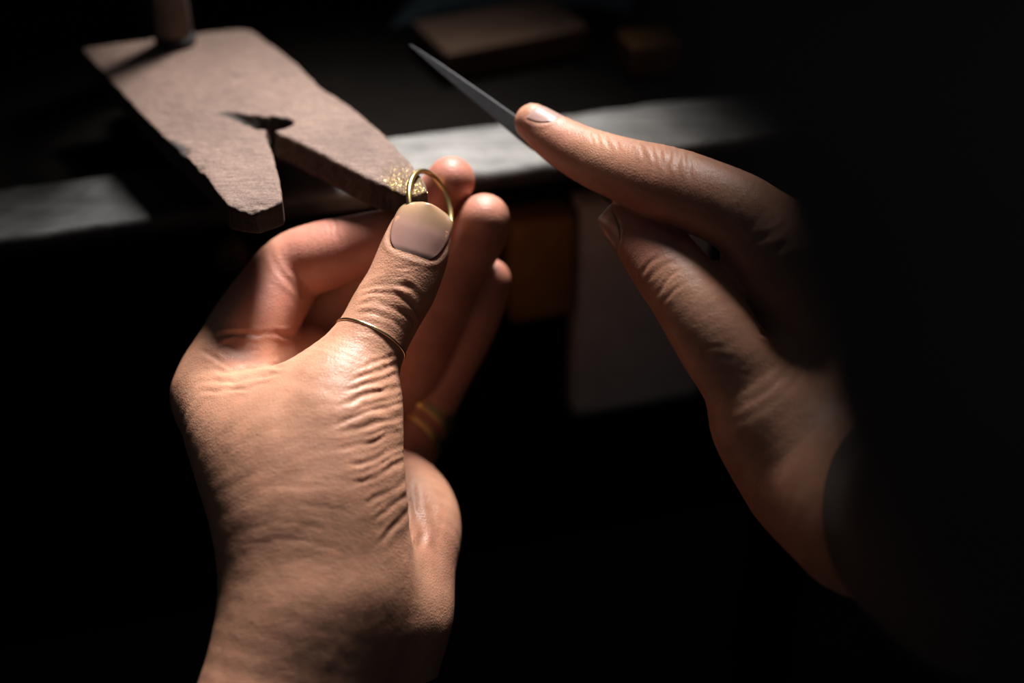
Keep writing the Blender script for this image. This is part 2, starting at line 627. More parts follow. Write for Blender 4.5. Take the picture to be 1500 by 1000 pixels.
def workbench():
    t = empty('workbench', bench_point(0.1, 0.3, -BZ))
    # worn front ledge: a fine grid so that the front edge is chipped and rounded
    ns, nb = 260, 26
    s = np.linspace(-0.35, 0.62, ns)
    prof = [(0.0, -0.007)] + [(0.0, -0.0035), (0.0006, -0.0016), (0.0018, -0.0005), (0.004, 0.0)] + [(x, 0.0) for x in np.linspace(0.006, 0.032, 14)] + [(0.034, -0.002), (0.034, -0.007)]
    V = []
    for i in range(ns):
        for (b, z) in prof:
            V.append((s[i], b, z))
    V = np.array(V)
    q = V * 1000
    edge = np.exp(-V[:, 1] / 0.004) * (V[:, 2] > -0.006)
    V[:, 1] += edge * (0.0009 * vnoise(q * [1, 0, 0], 9, 3) + 0.0005 * vnoise(q * [1, 0, 1], 2.5, 4))
    V[:, 2] += (V[:, 2] > -0.006) * (0.00035 * vnoise(q * [1, 1, 0], 7, 5) + 0.0003 * vnoise(q * [1, 1, 0], 2.6, 6))
    P = np.array([bench_point(a, b, z) for a, b, z in V])
    m = len(prof)
    Fc = [[i * m + k, (i + 1) * m + k, (i + 1) * m + k + 1, i * m + k + 1] for i in range(ns - 1) for k in range(m - 1)]
    Fc += [[i * m, i * m + m - 1, (i + 1) * m + m - 1, (i + 1) * m] for i in range(ns - 1)]
    Fc += [list(range(m)), [(ns - 1) * m + k for k in range(m)][::-1]]
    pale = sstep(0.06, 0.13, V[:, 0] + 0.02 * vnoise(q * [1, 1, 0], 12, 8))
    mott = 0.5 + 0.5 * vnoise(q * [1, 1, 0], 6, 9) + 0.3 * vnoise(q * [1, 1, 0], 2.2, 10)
    grease_shade = 0.72 * np.clip(0.10 + 0.22 * mott * sstep(0.075, 0.02, V[:, 0]), 0.04, 1)  # left part: pin's shadow painted dark over grease mottling
    k = 1.15 * pale + (1 - pale) * grease_shade
    k = k * (0.15 + 0.85 * sstep(-0.004, -0.0008, V[:, 2]))  # front face painted dark, as if the lamp misses it
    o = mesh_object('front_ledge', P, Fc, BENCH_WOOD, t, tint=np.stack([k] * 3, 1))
    o['label'] = 'pale worn wooden front ledge'
    v, f = box_mesh(bench_point(-0.35, 0.026, -0.026), ED * 0.97, EB * 0.527, ZZ * 0.0185, 0.001)
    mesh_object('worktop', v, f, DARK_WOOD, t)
    v, f = box_mesh(bench_point(-0.33, 0.030, -0.20), ED * 0.93, EB * 0.02, ZZ * 0.1735, 0.002)
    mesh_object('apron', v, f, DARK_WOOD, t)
    # drawer below the ledge on the right
    a = bench_point(0.1915, 0.018, -0.123)
    v, f = box_mesh(a, ED * 0.052, EB * 0.0118, ZZ * 0.094, 0.0015)
    d = mesh_object('drawer', v, f, GREY_WOOD, t)
    d['label'] = 'wide grey brown wooden drawer front'
    a = bench_point(0.1655, 0.016, -0.073)
    v, f = box_mesh(a, ED * 0.0235, EB * 0.0138, ZZ * 0.042, 0.0015)
    d = mesh_object('drawer', v, f, ORANGE_WOOD, t)
    d['label'] = 'small orange brown wooden drawer front'
    for (sx, b) in ((-0.31, 0.05), (0.55, 0.05), (-0.31, 0.48), (0.55, 0.48)):
        v, f = box_mesh(bench_point(sx, b, -BZ), ED * 0.05, EB * 0.05, ZZ * (BZ - 0.031), 0.002)
        mesh_object('leg', v, f, DARK_WOOD, t)
    tag(t, 'dark wooden workbench with a pale worn front ledge under the bench pin', 'workbench')


workbench()


# ------------------------------------------------------------------ the bench pin
PIN_TOP = [(118, 70), (170, 63), (226, 56), (288, 48), (345, 42), (366, 43), (380, 52), (410, 74), (440, 97), (458, 117), (470, 129), (486, 138), (504, 149),
           (532, 170), (560, 193), (582, 216), (600, 237), (612, 253), (622, 266), (627, 278),
           (612, 281), (596, 281), (575, 276), (556, 267), (520, 251), (480, 229), (440, 209), (410, 196), (402, 190), (399, 170), (395, 168), (392, 188), (389, 198),
           (400, 225), (407, 250), (413, 280), (414, 293), (398, 300), (376, 306), (350, 304), (332, 300),
           (318, 281), (304, 260), (290, 246), (276, 232), (262, 221), (240, 200), (212, 172), (186, 144), (160, 116), (138, 92)]


def bench_pin():
    P = np.array([on_plane(x, y, PIN_Z) for x, y in PIN_TOP])
    loc = np.array([P[:, 0].mean(), P[:, 1].mean(), PIN_Z - 0.001 * PIN_T])
    u = P[16] - P[6]; u[2] = 0; u /= np.linalg.norm(u)          # along the grain
    vv = np.array([-u[1], u[0], 0])
    to2 = lambda p: np.stack([(p - loc) @ u, (p - loc) @ vv], -1) * 1000
    Q = to2(P)
    lo = np.array([*Q.min(0) - 3, -2.0]); hi = np.array([*Q.max(0) + 3, PIN_T + 3.0])
    fl = Field(lo, hi, 0.55)
    X, Y = np.meshgrid(fl.ax[0], fl.ax[1], indexing='ij')
    p2 = np.stack([X.ravel(), Y.ravel()], 1).astype(float)
    best = np.full(len(p2), 1e9); inside = np.zeros(len(p2), bool)
    for i in range(len(Q)):
        a, b = Q[i], Q[(i + 1) % len(Q)]
        ab = b - a
        t = np.clip(((p2 - a) @ ab) / (ab @ ab), 0, 1)
        best = np.minimum(best, np.linalg.norm(p2 - a - t[:, None] * ab, axis=1))
        c = ((a[1] > p2[:, 1]) != (b[1] > p2[:, 1]))
        with np.errstate(divide='ignore', invalid='ignore'):
            xs = (b[0] - a[0]) * (p2[:, 1] - a[1]) / (b[1] - a[1]) + a[0]
        inside ^= c & (p2[:, 0] < xs)
    s2 = np.where(inside, -best, best)
    p3 = np.concatenate([p2, np.zeros((len(p2), 1))], 1)
    wob = 0.25 * vnoise(p3, 5, 11) + 0.16 * vnoise(p3, 1.6, 12)
    s2 = (s2 + wob).reshape(X.shape)
    zt = (PIN_T + 0.10 * vnoise(p3, 9, 13) + 0.06 * vnoise(p3 * [0.3, 1, 1], 1.5, 14)).reshape(X.shape)
    # worn, sawn front ends: the last few millimetres slope down
    tips = [to2(on_plane(*q, PIN_Z)) for q in ((372, 309), (600, 284))]
    for k, tp in enumerate(tips):
        r = np.linalg.norm(p2 - tp, axis=1).reshape(X.shape)
        zt -= (1.5 if k == 0 else 1.0) * np.exp(-(r / 6.0) ** 2) * (1 + 0.5 * vnoise(p3, 1.3, 15).reshape(X.shape))
    # the half-round burr hollow beside the notch's root
    g = [(312, 166), (340, 168), (362, 174), (384, 179), (404, 181), (413, 179)]
    gp = np.array([to2(on_plane(*q, PIN_Z)) for q in g])
    gr = [0.6, 1.8, 3.0, 4.2, 4.6, 3.4]
    gd = [0.3, 1.2, 3.0, 6.0, 8.0, 5.0]
    hol = np.zeros(len(p2))
    GG = catmull(np.column_stack([gp, gr, gd]), 6)
    for (x, y, r, dp) in GG:
        rr = np.hypot(p2[:, 0] - x, p2[:, 1] - y) / (r * (1 + 0.15 * vnoise(p3, 2.0, 16)))
        hol = np.maximum(hol, dp * np.clip(1 - rr ** 3, 0, 1))
    zt -= hol.reshape(X.shape)
    # a couple of nicks in the left edge
    for (px, py, r, dp) in ((266, 222, 2.2, 1.2), (292, 247, 1.5, 0.8), (236, 197, 1.5, 0.6), (300, 236, 0.5, 0.6)):
        c = to2(on_plane(px, py, PIN_Z))
        zt -= (dp * np.exp(-((p2 - c) ** 2).sum(1) / r ** 2)).reshape(X.shape)
    Z = fl.ax[2][None, None, :]
    ia, ib = to2(on_plane(410, 196, PIN_Z)), to2(on_plane(556, 267, PIN_Z))
    iab = ib - ia
    it = np.clip(((p2 - ia) @ iab) / (iab @ iab), 0, 1)
    idist = np.linalg.norm(p2 - ia - it[:, None] * iab, axis=1).reshape(X.shape)
    d1 = s2[:, :, None] - (0.30 * np.clip(1 - idist / 5, 0, 1))[:, :, None] * np.clip(PIN_T - Z, 0, PIN_T)
    d2 = np.maximum(Z - zt[:, :, None], 0.0 - Z)
    r = 0.7
    a = np.maximum(d1 + r, 0); b = np.maximum(d2 + r, 0)
    fl.d = (np.minimum(np.maximum(d1 + r, d2 + r), 0) + np.sqrt(a * a + b * b) - r).astype(np.float32)
    v, q = fl.surface()
    v = smooth_mesh(v, q, 1)
    nr = mesh_normals(v, q)
    world = loc + (v[:, 0:1] * u + v[:, 1:2] * vv + v[:, 2:3] * ZZ) * 0.001
    # colour: raw beech above, darker sawn ends and left side, stained hollow and left edge
    base = np.array([0.155, 0.104, 0.082]); dark = np.array([0.012, 0.010, 0.009])
    dark_mix = np.zeros(len(v))
    end = np.zeros(len(v))
    gx = (v[:, 0] - to2(on_plane(372, 309, PIN_Z))[0])
    for k, tp in enumerate(tips):
        r = np.hypot(v[:, 0] - tp[0], v[:, 1] - tp[1])
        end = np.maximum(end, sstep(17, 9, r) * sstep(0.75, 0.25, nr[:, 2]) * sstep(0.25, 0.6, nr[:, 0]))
    dark_mix = np.maximum(dark_mix, 0.97 * end)
    GGd = np.min(np.stack([np.hypot(v[:, 0] - x, v[:, 1] - y) - r_ for x, y, r_, _ in GG]), 0)
    n1 = vnoise(v, 2.2, 17); n2 = vnoise(v * [0.25, 1, 1], 1.0, 18)
    dark_mix = np.maximum(dark_mix, 0.9 * sstep(0.8, -1.2, GGd + 0.7 * n1 + 0.5 * n2))
    st = to2(on_plane(258, 218, PIN_Z))
    sd = np.hypot((v[:, 0] - st[0]) * 0.62, v[:, 1] - st[1])
    dark_mix = np.maximum(dark_mix, 0.95 * sstep(4.6, 1.8, sd + 0.9 * n1 + 0.5 * n2))
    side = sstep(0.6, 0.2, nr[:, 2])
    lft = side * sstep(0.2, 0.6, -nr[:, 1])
    dark_mix = np.maximum(dark_mix, 0.72 * lft)
    kn = to2(on_plane(346, 110, PIN_Z)); dark_mix = np.maximum(dark_mix, 0.45 * sstep(2.4, 0.6, np.hypot(v[:, 0] - kn[0], v[:, 1] - kn[1]) + 0.4 * n1))
    blot = 0.5 + 0.5 * vnoise(v * [0.5, 1, 1], 11, 19)
    tone = base * (0.82 + 0.26 * blot)[:, None] * (1 + 0.10 * n2[:, None])
    tone = tone * (1 - 0.25 * sstep(0.2, 0.9, vnoise(v, 16, 20)))[:, None]
    # the right arm's sawn notch face: light on it painted in as a paler tone
    fa, fb = to2(on_plane(410, 196, PIN_Z)), to2(on_plane(550, 264, PIN_Z))
    fd, ft, _ = polyline_dist(v[:, 0], v[:, 1], [fa, fb])
    notch_lit = sstep(3.6, 2.2, fd) * sstep(0.75, 0.45, nr[:, 2]) * sstep(-0.3, 0.0, nr[:, 2]) * sstep(1.02, 0.9, ft)
    tone = tone * (1 + 1.3 * notch_lit * (0.8 + 0.4 * n1))[:, None]
    tint = tone * (1 - dark_mix[:, None]) + dark * dark_mix[:, None]
    m, nt, b = material('pin_wood')
    at = nt.nodes.new('ShaderNodeVertexColor'); at.layer_name = 'tint'
    ang = math.atan2(u[1], u[0])
    vec = coords(nt, (160, 900, 500), (0, 0, -ang))
    fib = noise(nt, vec, 1.0, 5, 0.65, 0.3)
    c = mixc(nt, 1.0, at.outputs['Color'], ramp(nt, fib, [(0.3, (0.60, 0.54, 0.52)), (0.65, (1.12, 1.08, 1.06))]), 'MULTIPLY')
    vec2 = coords(nt)
    spk = noise(nt, vec2, 1500, 3)
    c = mixc(nt, 1.0, c, ramp(nt, spk, [(0.3, (0.68, 0.64, 0.62)), (0.6, (1.1, 1.1, 1.1))]), 'MULTIPLY')
    nt.links.new(c, b.inputs['Base Color'])
    b.inputs['Roughness'].default_value = 0.72
    b.inputs['Specular IOR Level'].default_value = 0.3
    n_1 = bump(nt, b, fib, 0.5, 0.0005)
    bump(nt, b, noise(nt, vec2, 1300, 4), 0.45, 0.0005, n_1)
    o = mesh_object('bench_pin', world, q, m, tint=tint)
    tag(o, 'worn wooden bench pin board with a V notch and dark sawn ends', 'bench pin')
    return o


pin = bench_pin()


# gold filings lying on the pin's right tip
def filings():
    bvh = BVHTree.FromPolygons([(pin.matrix_world @ x.co) if False else (x.co + pin.location) for x in pin.data.vertices], [p.vertices[:] for p in pin.data.polygons])
    V, Fc = [], []
    rnd = random.Random(5)
    n = 0
    while n < 2600:
        a = rnd.random()
        px = 566 + 56 * rnd.random() + rnd.gauss(0, 5); py = 279 - abs(rnd.gauss(0, 17)) + (px - 590) * 0.10
        p = Vector(on_plane(px, py, PIN_Z)) + Vector((0, 0, 0.01))
        hit = bvh.ray_cast(p, Vector((0, 0, -1)))
        if hit[0] is None or hit[1].z < 0.5:
            n += 1; continue
        r = rnd.uniform(0.00006, 0.00017)
        c = hit[0]
        k = len(V)
        ax = [Vector((rnd.gauss(0, 1), rnd.gauss(0, 1), rnd.gauss(0, 1))).normalized() * r for _ in range(3)]
        for w_ in (ax[0], -ax[0], ax[1], -ax[1], ax[2] * 0.6, -ax[2] * 0.6):
            V.append(c + w_ + Vector((0, 0, r * 0.4)))
        for f in ((0, 2, 4), (2, 1, 4), (1, 3, 4), (3, 0, 4), (2, 0, 5), (1, 2, 5), (3, 1, 5), (0, 3, 5)):
            Fc.append([k + i for i in f])
        n += 1
    o = mesh_object('gold_filings', np.array([x[:] for x in V]), Fc, gold('filings_gold', (0.9, 0.66, 0.26), 0.35), smooth=False)
    tag(o, 'fine gold filings sprinkled on the pin tip behind the held ring', 'filings', kind='stuff')


filings()


# clamp that holds the pin down
def clamp():
    base = on_plane(258, 63, PIN_Z)
    t = empty('bench_clamp', base)
    v, f = lathe_mesh(base + ZZ * 0.0001, ZZ, [(0.0040, 0), (0.0066, 0.0003), (0.0070, 0.0010), (0.0070, 0.0022), (0.0062, 0.003), (0.0058, 0.0034)])
    mesh_object('pressure_pad', v, f, DARK_IRON, t)
    v, f = lathe_mesh(base + ZZ * 0.0032, ZZ, [(0.0056, 0), (0.0060, 0.001), (0.0058, 0.02), (0.0057, 0.09), (0.0052, 0.094)])
    o = mesh_object('post', v, f, wood('post_wood', (0.17, 0.118, 0.092), (0.10, 0.07, 0.056), 0.75), t)
    o['label'] = 'upright round brown wooden post'
    # arm at the top reaching back over the pin, down to the bench
    top = base + ZZ * 0.088
    v, f = box_mesh(top - ED * 0.009 - EB * 0.01, ED * 0.018, EB * 0.07, ZZ * 0.014, 0.002)
    mesh_object('arm', v, f, DARK_IRON, t)
    v, f = box_mesh(base - ED * 0.009 + EB * 0.045 - ZZ * 0.0328, ED * 0.018, EB * 0.015, ZZ * 0.1213, 0.002)
    mesh_object('upright', v, f, DARK_IRON, t)
    v, f = box_mesh(base - ED * 0.020 - EB * 0.022 - ZZ * 0.0328, ED * 0.050, EB * 0.040, ZZ * 0.0224, 0.001)
    mesh_object('packing_block', v, f, DARK_WOOD, t)
    tag(t, 'screw clamp with upright post pressing down the back of the bench pin', 'clamp')
    # turning knob under the ledge
    k = W(338, 372, 470)
    r = empty('wooden_peg', k)
    v, f = lathe_mesh(k, EB, [(0.0030, -0.004), (0.0052, -0.003), (0.0060, 0.0), (0.0052, 0.004), (0.0032, 0.007), (0.0030, 0.040)])
    o = mesh_object('peg_body', v, f, BROWN_WOOD, r)
    v, f = lathe_mesh(k - EB * 0.0045, EB, [(0.001, -0.0012), (0.0022, -0.0008), (0.0022, 0.001)], 16)
    mesh_object('screw', v, f, DARK_IRON, r)
    tag(r, 'small round brown peg on the bench front below the left pin arm', 'peg')


clamp()


# ------------------------------------------------------------------ things standing in the dark behind the pin
def background():
    # brown wooden block lying in the tray
    v, f = box_mesh(bench_point(0.160, 0.084, -0.0073), ED * 0.060 + EB * 0.010, EB * 0.035 - ED * 0.006, ZZ * 0.012, 0.002)
    o = mesh_object('wooden_block', v, f, BROWN_WOOD, smooth=False)
    tag(o, 'blurred brown wooden block on the worktop above the right index fingertip', 'block')
    v, f = box_mesh(bench_point(0.228, 0.069, -0.0073), ED * 0.022, EB * 0.02, ZZ * 0.012, 0.002)
    o = mesh_object('wax_block', v, f, wood('dull_orange_wood', (0.14, 0.06, 0.016), (0.08, 0.034, 0.01), 0.8, spec=0.1), smooth=False)
    tag(o, 'small blurred orange brown block on the worktop behind the right hand', 'block')
    # grey blue polishing cloth bunched at the top
    n1, n2 = 40, 24
    V = []
    for i in range(n1):
        for j in range(n2):
            a, b = i / (n1 - 1), j / (n2 - 1)
            h = 0.006 + 0.020 * math.sin(math.pi * a) ** 0.7 * math.sin(math.pi * b) ** 0.7 + 0.004 * (1 + math.sin(9 * a + 3 * b)) * math.sin(math.pi * a)
            V.append(bench_point(0.150 + 0.10 * a + 0.03 * b, 0.140 + 0.06 * b - 0.012 * a, h - 0.0118))
    nb = len(V)
    V += [p - ZZ * 0.0012 for p in V]
    Fc = []
    for i in range(n1 - 1):
        for j in range(n2 - 1):
            q = [i * n2 + j, (i + 1) * n2 + j, (i + 1) * n2 + j + 1, i * n2 + j + 1]
            Fc.append(q); Fc.append([x + nb for x in q][::-1])
    rim = [i * n2 for i in range(n1)] + [(n1 - 1) * n2 + j for j in range(1, n2)] + [i * n2 + n2 - 1 for i in range(n1 - 2, -1, -1)] + [j for j in range(n2 - 2, 0, -1)]
    for k in range(len(rim)):
        a, b = rim[k], rim[(k + 1) % len(rim)]
        Fc.append([b, a, a + nb, b + nb])
    o = mesh_object('polishing_cloth', np.array(V), Fc, TEAL_CLOTH)
    tag(o, 'bunched grey blue cloth on the worktop beyond the file tip', 'cloth')
    # dark backboard behind the bench
    v, f = box_mesh(bench_point(-0.35, 0.53, -0.0073), ED * 0.97, EB * 0.02, ZZ * 0.35, 0.002)
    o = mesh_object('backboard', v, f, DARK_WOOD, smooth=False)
    tag(o, 'dark wooden backboard standing at the rear of the bench', 'board')


background()


# ------------------------------------------------------------------ the person: two hands and a dark sleeve
BASE_SKIN = np.array([0.57, 0.285, 0.180])
RED_SKIN = np.array([0.44, 0.175, 0.125])
PALM_SKIN = np.array([0.60, 0.33, 0.235])

person = empty('person', cam_to_world(C(700, 1100, 330)))
tag(person, 'person in a dark sleeve working with a ring and a file, only hands in view', 'person')


class Hand:
    pass


def build_hand(name, lo, hi, h, fill, strokes, tips, soft_red, folds=()):
    fl = Field(lo, hi, h)
    chains = fill(fl)
    v, q = fl.surface()
    v = smooth_mesh(v, q, 3)
    nr = mesh_normals(v, q)
    vis, px, py, fac = visible(v, nr)
    disp = 0.10 * vnoise(v, 9, 31) + 0.05 * vnoise(v, 3.5, 32) + 0.025 * vnoise(v, 1.5, 33)
    disp += crease_disp(px, py, vis, strokes)
    # nail beds: a shallow step with a raised fold of skin round it
    for (c, a, n, hw, ln) in tips:
        s = np.cross(a, n)
        rel = v - c
        x = rel @ s / hw; y = rel @ a / ln; z = rel @ n
        rr = (np.abs(x) ** 3.4 + np.abs(y) ** 3.4) ** (1 / 3.4)
        ok = (z > -1.5) & (nr @ n > 0.1) & (rr < 1.8)
        bed = -0.05 * sstep(1.04, 0.94, rr)
        fold = 0.17 * np.exp(-((rr - 1.10) / 0.10) ** 2) * sstep(0.75, 0.2, y)
        disp += np.where(ok, bed + fold, 0)
    v2 = v + nr * disp[:, None]
    # skin colour: pinker fingertips and palm side, left index's shade painted in as darker red
    red = np.zeros(len(v))
    for (c, r0, r1, amt) in soft_red:
        d = np.linalg.norm(v - c, axis=1)
        red = np.maximum(red, amt * sstep(r1, r0, d))
    red = np.clip(red + 0.14 * vnoise(v, 12, 34), 0, 1)
    tint = BASE_SKIN * (1 - red[:, None]) + RED_SKIN * red[:, None]
    tint = tint * (1 + 0.07 * vnoise(v, 6, 35))[:, None]
    # pale dry cuticle at the root of each nail
    for (c, a, n, hw, ln) in tips:
        rel = v - c
        x = rel @ np.cross(a, n) / hw; y = rel @ a / ln
        rr = (np.abs(x) ** 3.0 + np.abs(y) ** 3.0) ** (1 / 3.0)
        cu = 0.32 * np.exp(-((rr - 1.05) / 0.05) ** 2) * sstep(0.1, -0.4, y) * (nr @ n > 0.1) * (rel @ n > -1.5)
        tint = tint * (1 - cu[:, None]) + np.array([0.72, 0.52, 0.42]) * cu[:, None]
    w_ = cam_to_world(v2)
    o = mesh_object(name, w_, q, SKIN, person, tint=tint)
    H = Hand()
    H.ob = o; H.chains = chains; H.v = v2; H.q = q
    H.bvh = BVHTree.FromPolygons([Vector(p) for p in v2.tolist()], q.tolist())
    return H


def unit(v):
    v = np.asarray(v, float)
    return v / np.linalg.norm(v)


def nail_frame(chain, dorsal, back, hw, ln, shift=0.0):
    """nail placed `back` mm behind the last chain sphere's end; dorsal is a rough direction"""
    tip = chain[-1][:3]; prev = chain[-6][:3]
    a = unit(tip - prev)
    n = np.asarray(dorsal, float); n = unit(n - a * (n @ a))
    s = np.cross(a, n)
    r = chain[-1][3]
    c = tip + a * (r - back) + n * r * 0.55 + s * shift
    return c, a, n, hw, ln


def make_nail(hand, frame, label, c_bed, c_tip):
    c, a, n, hw, ln = frame
    s = np.cross(a, n)
    nu, nv = 25, 31
    hit = np.zeros((nv, nu)); X = np.zeros((nv, nu)); Y = np.zeros((nv, nu))
    for j in range(nv):
        y = -1 + 2 * j / (nv - 1)
        ex = 2.9 if y < 0 else 3.3
        lim = (1 - abs(y) ** ex) ** (1 / ex) if abs(y) < 1 else 0.0
        lim = max(lim, 0.42) * (1 - 0.10 * max(-y, 0))
        for i in range(nu):
            x = (-1 + 2 * i / (nu - 1)) * lim
            X[j, i], Y[j, i] = x * hw, y * ln
            o = Vector(c + s * x * hw + a * y * ln + n * 14)
            h_ = hand.bvh.ray_cast(o, Vector(-n))
            hit[j, i] = (Vector(c) - o).dot(Vector(-n)) - h_[3] if h_[0] is not None else np.nan
    # across the nail follow the finger, lengthwise stay almost straight
    j0, j1 = nv // 5, nv // 2
    ref0, ref1 = np.nanmean(hit[j0 - 1:j0 + 2], 0), np.nanmean(hit[j1 - 1:j1 + 2], 0)
    H = np.zeros((nv, nu))
    for j in range(nv):
        t = (j - j0) / (j1 - j0)
        base = ref0 + (ref1 - ref0) * t
        y = Y[j] / ln
        base = base - 0.5 * np.clip(y, 0, 1) ** 2 - 0.12 * np.clip(-y - 0.5, 0, 1)
        H[j] = np.fmax(base, np.where(np.isnan(hit[j]), -1e9, hit[j] + 0.12) if j < nv * 0.7 else base)
    H = np.where(np.isnan(H), np.nanmean(H), H)
    for _ in range(3):
        H[1:-1] = (H[:-2] + 2 * H[1:-1] + H[2:]) / 4
        H[:, 1:-1] = (H[:, :-2] + 2 * H[:, 1:-1] + H[:, 2:]) / 4
    H += -0.30 + 0.44 * sstep(-1.02, -0.70, Y / ln)
    top = c + s * X[..., None] + a * Y[..., None] + n * H[..., None]
    bot = top - n * 0.55
    V = np.concatenate([top.reshape(-1, 3), bot.reshape(-1, 3)])
    nb = nu * nv
    Fc = []
    for j in range(nv - 1):
        for i in range(nu - 1):
            qd = [j * nu + i, j * nu + i + 1, (j + 1) * nu + i + 1, (j + 1) * nu + i]
            Fc.append(qd); Fc.append([x + nb for x in qd][::-1])
    rim = [i for i in range(nu)] + [j * nu + nu - 1 for j in range(1, nv)] + [(nv - 1) * nu + i for i in range(nu - 2, -1, -1)] + [j * nu for j in range(nv - 2, 0, -1)]
    for k in range(len(rim)):
        p, r_ = rim[k], rim[(k + 1) % len(rim)]
        Fc.append([r_, p, p + nb, r_ + nb])
    yy = (Y / ln).ravel(); xx = np.abs(X / hw).ravel()
    t1 = sstep(-0.15, 0.75, yy)[:, None]
    cb, ct = np.array(c_bed), np.array(c_tip)
    tn = cb * (1 - t1) + ct * t1
    lun = sstep(-0.55, -0.85, yy + 0.25 * xx ** 2)[:, None]
    tn = tn * (1 - 0.3 * lun) + np.array([0.46, 0.31, 0.27]) * 0.3 * lun
    rimd = (0.35 * sstep(0.82, 1.0, xx) * sstep(-0.7, 0, yy))[:, None]
    tn = tn * (1 - rimd) + np.array([0.25, 0.11, 0.05]) * rimd
    tn = np.concatenate([tn, tn])
    o = mesh_object('nail', cam_to_world(V), Fc, NAIL, hand.ob, tint=tn)
    o['label'] = label
    return o


# ---- left hand, seen from the thumb side
LT = [(495, 600, 392, 80), (515, 550, 394, 67), (542, 500, 396.5, 55), (565, 457, 399, 53), (587, 420, 400.5, 52.5), (604, 378, 402, 51), (613, 350, 402.5, 47), (617, 338, 402.5, 42)]
LI = [(318, 580, 412, 56), (350, 508, 418, 60), (392, 444, 425, 58), (428, 394, 428, 52), (475, 374, 426, 51), (525, 361, 424, 47), (570, 347, 419, 41), (596, 341, 417, 34)]
LM = [(360, 590, 436, 58), (430, 500, 452, 50), (515, 420, 453, 46), (588, 345, 441, 41), (639, 291, 431, 37), (661, 264, 426, 35)]
LR = [(430, 615, 455, 55), (505, 585, 463, 50), (590, 560, 452, 47), (638, 470, 441, 45), (668, 405, 434, 41), (700, 345, 428, 41), (709, 321, 425, 38)]
LP = [(540, 700, 452, 50), (590, 690, 455, 42), (612, 640, 455, 35), (652, 555, 452, 36), (688, 485, 446, 36), (707, 440, 442, 34), (717, 409, 440, 31)]


def fill_left(fl):
    fl.chain([(478, 885, 383, 98), (460, 1020, 381, 104), (440, 1180, 382, 112)], 14)
    fl.chain([(431, 878, 379, 80), (385, 1015, 373, 94), (345, 1180, 368, 106)], 14)
    fl.chain([(580, 905, 402, 78), (560, 1000, 406, 80), (535, 1180, 408, 90)], 14)
    fl.chain([(445, 880, 382, 100), (398, 745, 387, 87), (350, 640, 399, 76), (320, 582, 410, 58)], 14)
    fl.chain([(515, 890, 390, 84), (505, 770, 385, 90), (497, 660, 387, 92), (497, 600, 392, 82)], 14)
    fl.chain([(445, 735, 387, 100), (412, 645, 392, 86), (378, 606, 402, 56)], 14)
    fl.chain([(332, 556, 415, 50), (390, 536, 426, 48), (450, 522, 434, 46)], 6)
    fl.chain([(455, 860, 400, 90), (400, 600, 434, 60)], 12)
    fl.chain([(485, 860, 412, 85), (450, 625, 450, 58)], 12)
    fl.chain([(560, 900, 400, 82), (597, 800, 414, 77), (602, 750, 424, 68), (585, 715, 436, 55), (545, 700, 446, 50)], 9)
    ch = {}
    ch['pinky'] = fl.chain(LP, 7, 0.5, 0.3)
    ch['ring'] = fl.chain(LR, 7, 0.5, 0.3)
    ch['middle'] = fl.chain(LM, 7, 0.5, 0.3)
    ch['index'] = fl.chain(LI, 9, 0.8, 0.35)
    ch['thumb'] = fl.chain(LT, 9, 0.6, 0.45)
    return ch


